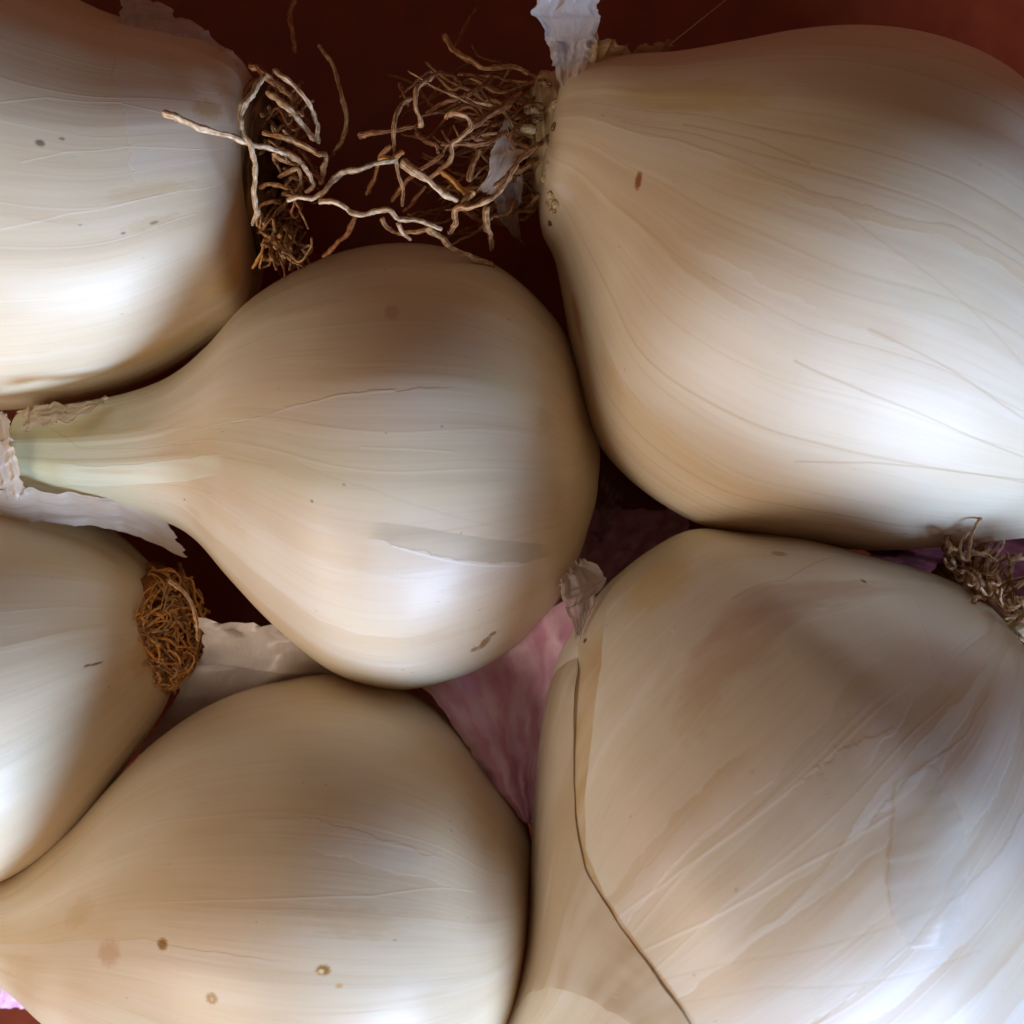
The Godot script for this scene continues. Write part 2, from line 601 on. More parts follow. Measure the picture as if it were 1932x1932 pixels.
# ================================================================ roots: shrivelled threads
func root(parent: Node3D, pts: Array, width: float, mat: Material, sd: int, taper := 0.45, called := "root") -> void:
	var curve: Array[Vector3] = []
	var n := pts.size() / 3
	var steps := (n - 1) * 7
	var nz := FastNoiseLite.new()
	nz.seed = sd
	nz.frequency = 1.0
	for i in steps + 1:
		curve.append(along3(pts, i / float(steps)) - parent.position)
	var p := PackedVector3Array()
	var uv := PackedVector2Array()
	var sides := 9
	var w := width * HALF * (CAM_Y - 0.045) / MID * 0.58
	var total := 0.0
	for i in steps + 1:
		var a := curve[maxi(i - 1, 0)]
		var b := curve[mini(i + 1, steps)]
		if i > 0:
			total += curve[i].distance_to(curve[i - 1])
		var d := (b - a).normalized()
		var sx := d.cross(Vector3.UP).normalized()
		if sx.length_squared() < 0.5:
			sx = Vector3.RIGHT
		var sy := sx.cross(d).normalized()
		var t := i / float(steps)
		var r := w * lerpf(1.0, taper, t) * (1.0 + 0.42 * nz.get_noise_2d(total * 420.0, 3.0))
		if i == 0 or i == steps:
			r *= 0.25
		var twist := nz.get_noise_2d(total * 130.0, 50.0) * 2.6
		var wob := sx * nz.get_noise_2d(total * 260.0, 90.0) * w * 0.5 + sy * nz.get_noise_2d(total * 260.0, 120.0) * w * 0.5
		for c in sides:
			var f := TAU * c / (sides - 1.0)
			# flattened, with a groove where the thread has dried
			var k := 1.0 - 0.28 * maxf(0.0, cos(f * 2.0 + twist)) - 0.22 * maxf(0.0, cos(f + twist * 1.3))
			p.append(curve[i] + wob + (sx * cos(f) + sy * sin(f)) * (r * k))
			uv.append(Vector2(c / (sides - 1.0) + sd * 0.37, total * 60.0))
	part(called, grid_mesh(p, uv, sides, steps + 1, false), mat, parent)

func lump(at: Vector3, axis: Vector3, r: float, l: float, sd: int) -> ArrayMesh:
	# a small blunt stub or knob, lathed about an axis and made uneven
	var nz := FastNoiseLite.new()
	nz.seed = sd
	nz.frequency = 1.0
	var p := PackedVector3Array()
	var uv := PackedVector2Array()
	var sx := axis.cross(Vector3(0.3, 1, 0.2)).normalized()
	var sy := axis.cross(sx).normalized()
	for i in 11:
		var t := i / 10.0
		var rr := r * sqrt(maxf(0.0, 1.0 - pow(absf(2.0 * t - 1.0), 2.6)))
		for c in 13:
			var f := TAU * c / 12.0
			var d := sx * cos(f) + sy * sin(f)
			var k := 1.0 + 0.3 * nz.get_noise_3d(d.x * 1.3 + t, d.y * 1.3, d.z * 1.3)
			p.append(at + axis * (t * l) + d * rr * k)
			uv.append(Vector2(c / 12.0, t))
	return grid_mesh(p, uv, 13, 11, true)

# ================================================================ plain materials
func thread_texture(sd: int, a: Color, b: Color) -> ImageTexture:
	var n := FastNoiseLite.new()
	n.seed = sd
	n.frequency = 1.0
	n.fractal_octaves = 3
	var im := Image.create(64, 128, false, Image.FORMAT_RGB8)
	for y in 128:
		for x in 64:
			var k := n.get_noise_2d(x * 0.16, y * 0.02) * 0.9 + n.get_noise_2d(x * 0.05 + 50.0, y * 0.11) * 0.6
			im.set_pixel(x, y, a.lerp(b, smoothstep(-0.5, 0.5, k)))
	return ImageTexture.create_from_image(im)

func root_mat(key: String, sd: int, a: Color, b: Color) -> void:
	var m := StandardMaterial3D.new()
	m.albedo_texture = thread_texture(sd, a, b)
	m.roughness = 0.75
	m.metallic_specular = 0.35
	m.heightmap_enabled = true
	m.heightmap_texture = m.albedo_texture
	m.heightmap_scale = 0.02
	mats[key] = m

func paper(key: String, sd: int, a: Color, b: Color, alpha: float, rough: float, glow: float, fx := 0.14, fy := 0.012) -> void:
	var n := FastNoiseLite.new()
	n.seed = sd
	n.frequency = 1.0
	n.fractal_octaves = 4
	var im := Image.create(256, 256, false, Image.FORMAT_RGBA8)
	for y in 256:
		for x in 256:
			var k := n.get_noise_2d(x * fx, y * fy) * 0.8 + n.get_noise_2d(x * 0.02 + 40.0, y * 0.02) * 0.7
			var c := a.lerp(b, smoothstep(-0.45, 0.45, k))
			c.a = clampf(alpha * (1.0 - 0.25 * k), 0.0, 1.0)
			im.set_pixel(x, y, c)
	var m := StandardMaterial3D.new()
	m.albedo_texture = ImageTexture.create_from_image(im)
	m.roughness = rough
	m.metallic_specular = 0.5
	m.cull_mode = BaseMaterial3D.CULL_DISABLED
	if alpha < 1.0:
		m.transparency = BaseMaterial3D.TRANSPARENCY_ALPHA
	if glow > 0.0:
		m.backlight_enabled = true
		m.backlight = Color(glow, glow, glow)
	m.clearcoat_enabled = true
	m.clearcoat = 0.3
	m.clearcoat_roughness = 0.25
	m.heightmap_enabled = true
	m.heightmap_texture = m.albedo_texture
	m.heightmap_scale = 0.005
	mats[key] = m

# ================================================================ the scene
func _ready() -> void:
	rng.seed = 11
	# ---- camera
	var cam := Camera3D.new()
	cam.name = "camera"
	add_child(cam)
	cam.transform = Transform3D(Basis(Vector3(1, 0, 0), Vector3(0, 0, -1), Vector3(0, 1, 0)), Vector3(0, CAM_Y, 0))
	cam.fov = rad_to_deg(2.0 * atan(HALF))
	cam.near = 0.01
	cam.far = 20.0
	var att := CameraAttributesPhysical.new()
	att.frustum_focal_length = 12.0 / HALF
	att.frustum_near = 0.01
	att.frustum_far = 20.0
	att.frustum_focus_distance = 0.228
	att.exposure_aperture = 16.0
	cam.attributes = att
	cam.current = true
	# ---- the dim warm room
	var we := WorldEnvironment.new()
	var env := Environment.new()
	env.background_mode = Environment.BG_COLOR
	env.background_color = lin(0.105, 0.062, 0.039)
	env.tonemap_mode = Environment.TONE_MAPPER_LINEAR
	env.tonemap_exposure = 0.9
	env.sdfgi_enabled = true
	env.ssao_enabled = true
	env.ssil_enabled = true
	we.environment = env
	add_child(we)
	# ---- the window beyond the lower edge, and a warmer, smaller one to the left
	window_light("window_light", Vector3(0.57, 0.44, 1.05), Vector2(0.72, 0.46), lin(0.52, 0.69, 1.0), 3.5)
	window_light("warm_window_light", Vector3(-0.40, 0.31, 0.34), Vector2(0.3, 0.3), lin(1.0, 0.80, 0.64), 0.22)

	make_materials()
	make_bowl()
	build_onions()
	scraps()

func window_light(called: String, at: Vector3, size: Vector2, col: Color, energy: float) -> void:
	var l := AreaLight3D.new()
	l.name = called
	l.area_size = size
	l.light_color = col
	l.light_energy = energy
	l.area_range = 6.0
	l.shadow_enabled = true
	add_child(l)
	l.transform = Transform3D(Basis(), at).looking_at(Vector3(0, 0.03, 0), Vector3.UP)

func make_materials() -> void:
	root_mat("root_pale", 3, Color(0.64, 0.50, 0.37), Color(0.93, 0.83, 0.69))
	root_mat("root_tan", 4, Color(0.55, 0.39, 0.26), Color(0.86, 0.70, 0.52))
	root_mat("root_brown", 5, Color(0.45, 0.28, 0.17), Color(0.75, 0.55, 0.38))
	root_mat("root_orange", 6, Color(0.80, 0.52, 0.25), Color(0.98, 0.80, 0.52))
	root_mat("stub", 8, Color(0.70, 0.62, 0.46), Color(0.86, 0.81, 0.66))
	root_mat("plate", 9, Color(0.33, 0.24, 0.15), Color(0.70, 0.58, 0.42))
	root_mat("cap", 12, Color(0.56, 0.36, 0.18), Color(0.82, 0.58, 0.32))
	root_mat("soil", 10, Color(0.16, 0.10, 0.06), Color(0.36, 0.25, 0.15))
	paper("paper_white", 21, Color(0.87, 0.81, 0.74), Color(0.95, 0.91, 0.86), 0.96, 0.38, 0.7)
	paper("paper_clear", 22, Color(0.80, 0.76, 0.74), Color(0.92, 0.90, 0.89), 0.45, 0.30, 0.7)
	paper("paper_veil", 27, Color(0.76, 0.70, 0.70), Color(0.88, 0.84, 0.84), 0.85, 0.33, 0.7)
	paper("gap_shade", 28, Color(0.22, 0.09, 0.11), Color(0.36, 0.17, 0.19), 1.0, 0.5, 0.0, 0.03, 0.02)  # dark maroon that stands for shade on the bowl floor
	mats.gap_shade.clearcoat_enabled = false
	mats.gap_shade.metallic_specular = 0.2
	mats.gap_shade.roughness = 0.8
	paper("paper_bright", 29, Color(0.90, 0.87, 0.85), Color(0.97, 0.95, 0.94), 0.97, 0.4, 0.7)
	paper("paper_film", 23, Color(0.84, 0.85, 0.83), Color(0.93, 0.94, 0.93), 0.28, 0.27, 0.3)
	paper("paper_cream", 24, Color(0.74, 0.62, 0.45), Color(0.88, 0.79, 0.65), 0.96, 0.42, 0.6)
	paper("skin_outer", 26, Color(0.84, 0.77, 0.65), Color(0.89, 0.84, 0.76), 1.0, 0.42, 0.8, 0.11, 0.01)
	paper("paper_pink", 25, Color(0.90, 0.66, 0.80), Color(0.98, 0.84, 0.94), 1.0, 0.5, 0.5, 0.022, 0.004)

func make_bowl() -> void:
	var c := Vector3(0.0, 0.0, 0.03)
	var t := thing("bowl", "wide red-brown terracotta bowl that all the onions lie in", "bowl", c)
	# section from the middle outwards, up the inside, over the rim and down the outside
	var sec := [[0.0001, 0.0], [0.06, 0.0], [0.112, 0.0], [0.126, 0.0015], [0.136, 0.0058], [0.145, 0.0135], [0.154, 0.026], [0.162, 0.042], [0.168, 0.056], [0.172, 0.0665], [0.1748, 0.0690], [0.1778, 0.0680], [0.1782, 0.0645], [0.173, 0.048], [0.164, 0.024], [0.153, 0.005], [0.142, -0.004], [0.12, -0.006], [0.0001, -0.006]]
	var cols := 129
	var rows := 97
	var p := PackedVector3Array()
	var uv := PackedVector2Array()
	for r in rows:
		var x := r / (rows - 1.0) * (sec.size() - 1)
		var i := mini(int(x), sec.size() - 2)
		var f := x - i
		var a = sec[maxi(i - 1, 0)]
		var b = sec[i]
		var d = sec[i + 1]
		var e = sec[mini(i + 2, sec.size() - 1)]
		var rad := cr(a[0], b[0], d[0], e[0], f)
		var y := cr(a[1], b[1], d[1], e[1], f)
		for k in cols:
			var g := TAU * k / (cols - 1.0)
			p.append(Vector3(cos(g) * rad * 1.2, y * 0.8, sin(g) * rad * 1.2))
			uv.append(Vector2(k / (cols - 1.0) * 6.0, r / 30.0))
	var n := NoiseTexture2D.new()
	n.width = 512
	n.height = 512
	n.seamless = true
	n.noise = FastNoiseLite.new()
	n.noise.frequency = 0.02
	n.noise.fractal_octaves = 5
	var ramp := Gradient.new()
	ramp.set_color(0, Color(0.47, 0.17, 0.09))
	ramp.set_color(1, Color(0.58, 0.245, 0.135))
	n.color_ramp = ramp
	var m := StandardMaterial3D.new()
	m.albedo_texture = n
	m.uv1_triplanar = true
	m.uv1_scale = Vector3(9, 9, 9)
	m.roughness = 0.3
	m.metallic_specular = 0.5
	m.heightmap_enabled = true
	m.heightmap_texture = n
	m.heightmap_scale = 0.006
	part("clay_body", grid_mesh(p, uv, cols, rows, false), m, t)

# ---------------------------------------------------------------- the six onions
func build_onions() -> void:
	# upper left: big, root end to the right
	var a := make_onion("white_onion", "white onion with its tan tangled roots pointing right, above the long-necked onion's neck", [
		[487, 290, 487, 290], [487, 262, 487, 325], [482, 205, 487, 410], [466, 128, 482, 500], [405, 88, 467, 588], [325, 66, 405, 640], [227, 42, 300, 705], [137, 2, 190, 745], [30, -45, 80, 766], [-90, -70, -50, 770], [-210, -70, -190, 740], [-320, -30, -320, 660], [-440, 70, -450, 530], [-560, 190, -570, 420], [-720, 240, -730, 380], [-760, 300, -760, 330]], 101,
		{"flute": 0.00035, "ribs": 12, "rib_height": 0.00007, "droop": 0.3, "base_drop": 0.0})
	var ma := onion_skin(a, 101, {"facets": 7, "vein_count": 16, "vein": Color(0.95, 0.88, 0.80), "specks": 130, "base": Color(0.89, 0.825, 0.71), "regions": [[[214, 10, 216, 90, 218, 160, 234, 230, 250, 300, 250, 350], [360, 60, 420, 100, 455, 150, 465, 200, 474, 260, 478, 320], Color(0.88, 0.83, 0.82), 0.36, 0.3, false]], "spots": [
		[395, 205, 0.03, 0.025, Color(0.74, 0.60, 0.40), 0.55], [440, 520, 0.05, 0.035, Color(0.84, 0.68, 0.40), 0.45], [300, 660, 0.035, 0.06, Color(0.84, 0.70, 0.44), 0.4], [75, 270, 0.006, 0.006, Color(0.42, 0.38, 0.30), 0.75], [118, 262, 0.003, 0.004, Color(0.5, 0.42, 0.32), 0.6], [290, 420, 0.004, 0.006, Color(0.5, 0.44, 0.36), 0.6], [232, 440, 0.003, 0.003, Color(0.5, 0.44, 0.36), 0.6], [400, 545, 0.006, 0.006, Color(0.93, 0.80, 0.5), 0.7]],  # golden spots at the lower edge paint in light glowing through the skin
		"lines": [[[0, 192, 90, 183, 220, 192, 305, 212, 440, 262], 1.3, Color(0.96, 0.90, 0.83), 0.8], [[40, 305, 130, 285, 240, 276, 350, 280, 470, 292], 1.2, Color(0.96, 0.90, 0.83), 0.7], [[0, 432, 130, 402, 250, 380, 350, 358, 450, 328], 1.4, Color(0.97, 0.91, 0.83), 0.8], [[270, 570, 360, 520, 430, 465, 470, 405], 1.3, Color(0.95, 0.85, 0.70), 0.7], [[222, 100, 300, 128, 380, 172, 465, 225], 1.4, Color(0.96, 0.90, 0.85), 0.9]]})
	body(a, ma)

	# middle: neck to the left
	var b := make_onion("white_onion", "smooth white onion in the middle with a long neck lying to the left", [
		[1131, 875, 1131, 875], [1130, 840, 1128, 912], [1113, 769, 1117, 973], [1067, 636, 1062, 1130], [1010, 562, 1005, 1192], [940, 506, 935, 1246], [860, 474, 850, 1282], [760, 463, 750, 1299], [660, 477, 640, 1270], [570, 512, 530, 1185], [480, 567, 445, 1098], [400, 650, 375, 1020], [330, 706, 315, 985], [250, 738, 240, 968], [160, 757, 150, 955], [80, 768, 75, 940], [42, 776, 38, 930], [34, 800, 32, 905], [52, 835, 52, 870], [58, 850, 58, 856]], 202,
		{"flute": 0.0002, "ribs": 12, "rib_height": 0.00007, "droop": -0.22})
	var mb := onion_skin(b, 202, {"vein_count": 18, "vein": Color(0.90, 0.82, 0.72), "vein_strength": 0.7, "specks": 90, "neck_green": 0.85, "green": Color(0.84, 0.85, 0.68), "base": Color(0.89, 0.83, 0.73), "regions": [[[690, 1012, 760, 1030, 820, 1048, 900, 1062, 990, 1062, 1050, 1048], [660, 1200, 740, 1220, 800, 1225, 880, 1210, 980, 1160, 1040, 1120], Color(0.93, 0.91, 0.90), 0.4, 0.4, false],
		[[690, 1010, 760, 1028, 820, 1046, 900, 1060, 990, 1060, 1050, 1046], [690, 985, 760, 990, 820, 1000, 900, 1014, 990, 1024, 1050, 1030], Color(0.70, 0.66, 0.57), 0.5, 0.0, true],
		[[100, 872, 180, 880, 260, 876, 340, 866, 430, 855], [100, 912, 180, 918, 260, 914, 340, 908, 430, 890], Color(0.91, 0.93, 0.85), 0.7, 0.25, true],
		[[390, 806, 480, 790, 560, 765, 640, 745, 750, 735, 880, 733], [400, 900, 480, 905, 560, 900, 640, 890, 750, 880, 880, 870], Color(0.90, 0.86, 0.83), 0.4, 0.35, false]], "spots": [
		[915, 1212, 0.018, 0.008, Color(0.55, 0.40, 0.24), 0.7, 0.4], [895, 1225, 0.008, 0.006, Color(0.55, 0.40, 0.24), 0.6], [930, 1196, 0.007, 0.006, Color(0.5, 0.36, 0.20), 0.7], [738, 588, 0.016, 0.01, Color(0.72, 0.48, 0.33), 0.35], [588, 945, 0.0025, 0.002, Color(0.4, 0.3, 0.2), 0.7], [348, 942, 0.004, 0.002, Color(0.4, 0.36, 0.3), 0.7]],
		"lines": [[[740, 1029, 820, 1051, 900, 1065, 990, 1065], 1.6, Color(0.97, 0.96, 0.95), 1.3], [[400, 803, 480, 790, 560, 765, 640, 745, 750, 735], 1.5, Color(0.97, 0.92, 0.86), 0.9], [[680, 843, 760, 845, 860, 852], 1.0, Color(0.95, 0.9, 0.85), 0.5], [[560, 870, 700, 920, 830, 965, 950, 995], 1.2, Color(0.80, 0.72, 0.62), 0.6], [[60, 840, 150, 845, 260, 846, 360, 838], 1.3, Color(0.66, 0.66, 0.44), 0.9], [[70, 870, 160, 872, 260, 868, 380, 858], 1.3, Color(0.70, 0.69, 0.47), 0.8], [[90, 800, 180, 808, 280, 812, 380, 806], 1.2, Color(0.70, 0.66, 0.46), 0.7], [[80, 905, 180, 912, 280, 915, 400, 930], 1.2, Color(0.68, 0.64, 0.44), 0.7], [[300, 860, 420, 862, 520, 880], 1.3, Color(0.78, 0.66, 0.52), 0.6]]})
	body(b, mb)

	# upper right: root end at the upper left, neck running off to the lower right
	var c := make_onion("white_onion", "large ribbed white onion with a wild tuft of long brown roots at its left", [
		[1028, 271, 1028, 271], [1034, 235, 1024, 312], [1048, 190, 1016, 370], [1075, 132, 1022, 436], [1153, 110, 1047, 492], [1272, 106, 1066, 590], [1386, 90, 1083, 690], [1495, 73, 1118, 815], [1603, 68, 1192, 907], [1712, 81, 1310, 985], [1820, 117, 1430, 1017], [1902, 170, 1540, 1033], [1980, 250, 1640, 1041], [2050, 360, 1760, 1036], [2120, 500, 1880, 1022], [2170, 640, 1990, 1010], [2210, 760, 2090, 1000], [2270, 850, 2200, 1000], [2350, 910, 2310, 1010], [2350, 950, 2330, 985]], 303,
		{"flute": 0.00045, "ribs": 13, "rib_height": 0.00008, "droop": 0.2})
	var mc := onion_skin(c, 303, {"facets": 12, "rough": 0.5, "coat": 0.04, "vein_count": 26, "vein": Color(0.68, 0.55, 0.38), "vein_strength": 0.7, "specks": 50, "base": Color(0.885, 0.835, 0.745), "warm": Color(0.85, 0.75, 0.60), "spots": [
		[1205, 340, 0.020, 0.0055, Color(0.58, 0.33, 0.16), 0.8, 0.2], [1040, 240, 0.05, 0.012, Color(0.93, 0.90, 0.86), 0.6], [1030, 330, 0.06, 0.012, Color(0.93, 0.90, 0.86), 0.7], [1020, 300, 0.02, 0.006, Color(0.4, 0.27, 0.14), 0.8], [1034, 268, 0.02, 0.006, Color(0.4, 0.27, 0.14), 0.7], [1088, 595, 0.02, 0.03, Color(0.74, 0.48, 0.26), 0.4], [1062, 360, 0.03, 0.02, Color(0.92, 0.88, 0.86), 0.5], [1300, 180, 0.05, 0.10, Color(0.76, 0.62, 0.30), 0.35]],
		"lines": [[[1500, 870, 1640, 872, 1780, 885, 1932, 905], 1.6, Color(0.66, 0.54, 0.38), 0.8], [[1500, 680, 1640, 742, 1760, 790, 1932, 862], 1.6, Color(0.66, 0.54, 0.38), 0.8], [[1640, 620, 1740, 668, 1830, 720, 1932, 790], 1.4, Color(0.68, 0.56, 0.40), 0.7], [[1290, 235, 1420, 262, 1530, 310], 1.6, Color(0.66, 0.48, 0.32), 0.6], [[1400, 320, 1560, 380, 1700, 480, 1850, 600, 1932, 690], 1.4, Color(0.75, 0.66, 0.56), 0.6]]})
	body(c, mc)

	# left: only its root end and shoulder are in the picture
	var d := make_onion("white_onion", "white onion with a close-cropped cap of rust-brown rootlets, at the left", [
		[318, 1190, 318, 1190], [313, 1150, 324, 1238], [296, 1090, 318, 1304], [262, 1045, 296, 1356], [192, 990, 236, 1446], [100, 952, 172, 1532], [10, 930, 106, 1598], [-90, 920, 16, 1656], [-190, 930, -85, 1688], [-290, 965, -200, 1700], [-390, 1040, -320, 1660], [-475, 1150, -430, 1560], [-540, 1250, -515, 1450], [-640, 1310, -625, 1420], [-650, 1350, -645, 1385]], 404,
		{"flute": 0.00035, "ribs": 12, "rib_height": 0.00008, "droop": 0.3})
	var md := onion_skin(d, 404, {"vein_count": 14, "vein": Color(0.93, 0.88, 0.80), "vein_strength": 0.6, "specks": 40, "spots": [
		[182, 1252, 0.004, 0.012, Color(0.45, 0.33, 0.22), 0.8, 0.2], [165, 1256, 0.004, 0.006, Color(0.45, 0.33, 0.22), 0.7], [285, 1235, 0.12, 0.05, Color(0.80, 0.60, 0.38), 0.45], [285, 1120, 0.03, 0.02, Color(0.92, 0.88, 0.80), 0.7], [268, 1190, 0.04, 0.02, Color(0.92, 0.86, 0.74), 0.7], [280, 1160, 0.03, 0.015, Color(0.50, 0.36, 0.2), 0.5], [275, 1250, 0.02, 0.012, Color(0.6, 0.4, 0.2), 0.5]]})
	body(d, md)

	# lower left: the plainest
	var e := make_onion("white_onion", "plain smooth white onion with three small tan pits, at the lower left", [
		[1004, 1690, 1004, 1690], [1005, 1630, 1001, 1755], [997, 1560, 975, 1880], [962, 1498, 930, 1965], [922, 1454, 880, 2015], [855, 1366, 800, 2072], [787, 1315, 720, 2105], [710, 1284, 640, 2120], [635, 1273, 570, 2120], [560, 1279, 490, 2103], [461, 1304, 400, 2070], [375, 1342, 320, 2030], [288, 1404, 240, 1990], [217, 1475, 170, 1955], [150, 1548, 103, 1925], [54, 1634, 40, 1877], [-20, 1668, -25, 1838], [-100, 1690, -100, 1815], [-200, 1700, -200, 1800], [-215, 1730, -215, 1770]], 505,
		{"flute": 0.00022, "ribs": 10, "rib_height": 0.00006, "droop": 0.12})
	var me := onion_skin(e, 505, {"vein_count": 12, "vein": Color(0.92, 0.86, 0.78), "vein_strength": 0.5, "specks": 45, "spots": [
		[307, 1782, 0.011, 0.008, Color(0.55, 0.36, 0.12), 0.85], [610, 1830, 0.008, 0.009, Color(0.62, 0.46, 0.20), 0.9], [607, 1833, 0.004, 0.004, Color(0.95, 0.88, 0.70), 0.9], [400, 1884, 0.010, 0.008, Color(0.62, 0.46, 0.24), 0.75], [400, 1886, 0.004, 0.003, Color(0.84, 0.72, 0.5), 0.8], [640, 1860, 0.004, 0.005, Color(0.8, 0.6, 0.35), 0.6], [205, 1800, 0.03, 0.02, Color(0.74, 0.54, 0.36), 0.35], [150, 1720, 0.04, 0.03, Color(0.78, 0.64, 0.42), 0.3]],
		"lines": [[[300, 1702, 500, 1696, 700, 1690, 900, 1680], 1.2, Color(0.93, 0.87, 0.80), 0.6]]})
	body(e, me)

	# lower right: in loose papery layers
	var g := make_onion("white_onion", "large white onion in loose papery skins with a split along its left side, lower right", [
		[1884, 1162, 1884, 1162], [1868, 1146, 1900, 1182], [1838, 1120, 1925, 1225], [1800, 1098, 1950, 1275], [1720, 1068, 1990, 1345], [1602, 1036, 2025, 1450], [1497, 1010, 2035, 1560], [1393, 1001, 2025, 1680], [1304, 997, 1990, 1790], [1228, 1034, 1930, 1890], [1152, 1095, 1850, 1990], [1095, 1163, 1740, 2080], [1050, 1246, 1600, 2150], [1022, 1367, 1450, 2190], [1008, 1500, 1310, 2200], [996, 1690, 1180, 2190], [978, 1800, 1085, 2180], [938, 1932, 1010, 2165], [890, 2040, 950, 2160], [820, 2150, 890, 2230], [845, 2170, 870, 2205]], 606,
		{"flute": 0.0005, "ribs": 14, "rib_height": 0.00008, "droop": 0.2})
	var mg := onion_skin(g, 606, {"facets": 26, "facet_strength": 1.7, "relief": 0.012, "vein_count": 22, "vein": Color(0.96, 0.93, 0.91), "vein_strength": 0.8, "specks": 50, "base": Color(0.885, 0.85, 0.79), "warm": Color(0.84, 0.75, 0.62), "regions": [[[1090, 1195, 1093, 1290, 1081, 1420, 1086, 1560, 1106, 1650, 1180, 1765, 1245, 1850, 1330, 1970], [1150, 1130, 1132, 1270, 1112, 1420, 1097, 1560, 1112, 1648, 1187, 1760, 1252, 1844, 1338, 1966], Color(0.72, 0.54, 0.30), 0.6, 0.0, true],
		[[1712, 1072, 1722, 1120, 1745, 1190, 1765, 1260, 1800, 1310], [1800, 1100, 1840, 1150, 1880, 1210, 1905, 1260, 1915, 1300], Color(0.86, 0.82, 0.81), 0.5, 0.3, false],
		[[1330, 1100, 1290, 1150, 1250, 1260, 1200, 1380, 1150, 1500, 1125, 1640], [1480, 1160, 1450, 1250, 1400, 1350, 1340, 1450, 1280, 1560, 1220, 1680], Color(0.88, 0.83, 0.78), 0.4, 0.3, false],
		[[1480, 1500, 1560, 1440, 1620, 1400, 1700, 1370], [1520, 1620, 1600, 1560, 1680, 1500, 1740, 1470], Color(0.9, 0.88, 0.86), 0.35, 0.25, false]], "spots": [
		[1500, 1120, 0.03, 0.13, Color(0.64, 0.44, 0.33), 0.28, 0.1], [1400, 1210, 0.035, 0.10, Color(0.68, 0.46, 0.30), 0.22], [1630, 1097, 0.006, 0.003, Color(0.36, 0.24, 0.25), 0.8], [1104, 1208, 0.006, 0.004, Color(0.38, 0.24, 0.1), 0.9], [1240, 1100, 0.05, 0.05, Color(0.84, 0.72, 0.42), 0.4], [1470, 1045, 0.01, 0.01, Color(0.6, 0.42, 0.3), 0.5]],
		"lines": [[[1130, 1760, 1250, 1670, 1400, 1560, 1560, 1430, 1720, 1290], 1.5, Color(0.97, 0.94, 0.92), 0.9], [[1120, 1770, 1230, 1680, 1330, 1570, 1460, 1470], 1.2, Color(0.97, 0.94, 0.92), 0.7], [[1180, 1810, 1330, 1740, 1500, 1640, 1690, 1530], 1.5, Color(0.97, 0.95, 0.93), 0.8], [[1200, 1860, 1400, 1810, 1600, 1770, 1800, 1690], 1.5, Color(0.76, 0.68, 0.56), 0.6], [[1230, 1900, 1450, 1860, 1650, 1850, 1850, 1790], 1.3, Color(0.78, 0.70, 0.58), 0.6], [[1530, 1030, 1600, 1050, 1480, 1095, 1380, 1130], 1.5, Color(0.5, 0.32, 0.2), 0.6]]})
	body(g, mg)

	skins(a, b, c, d, e, g, ma, mb, mg)
	root_ends(a, b, c, d, g)

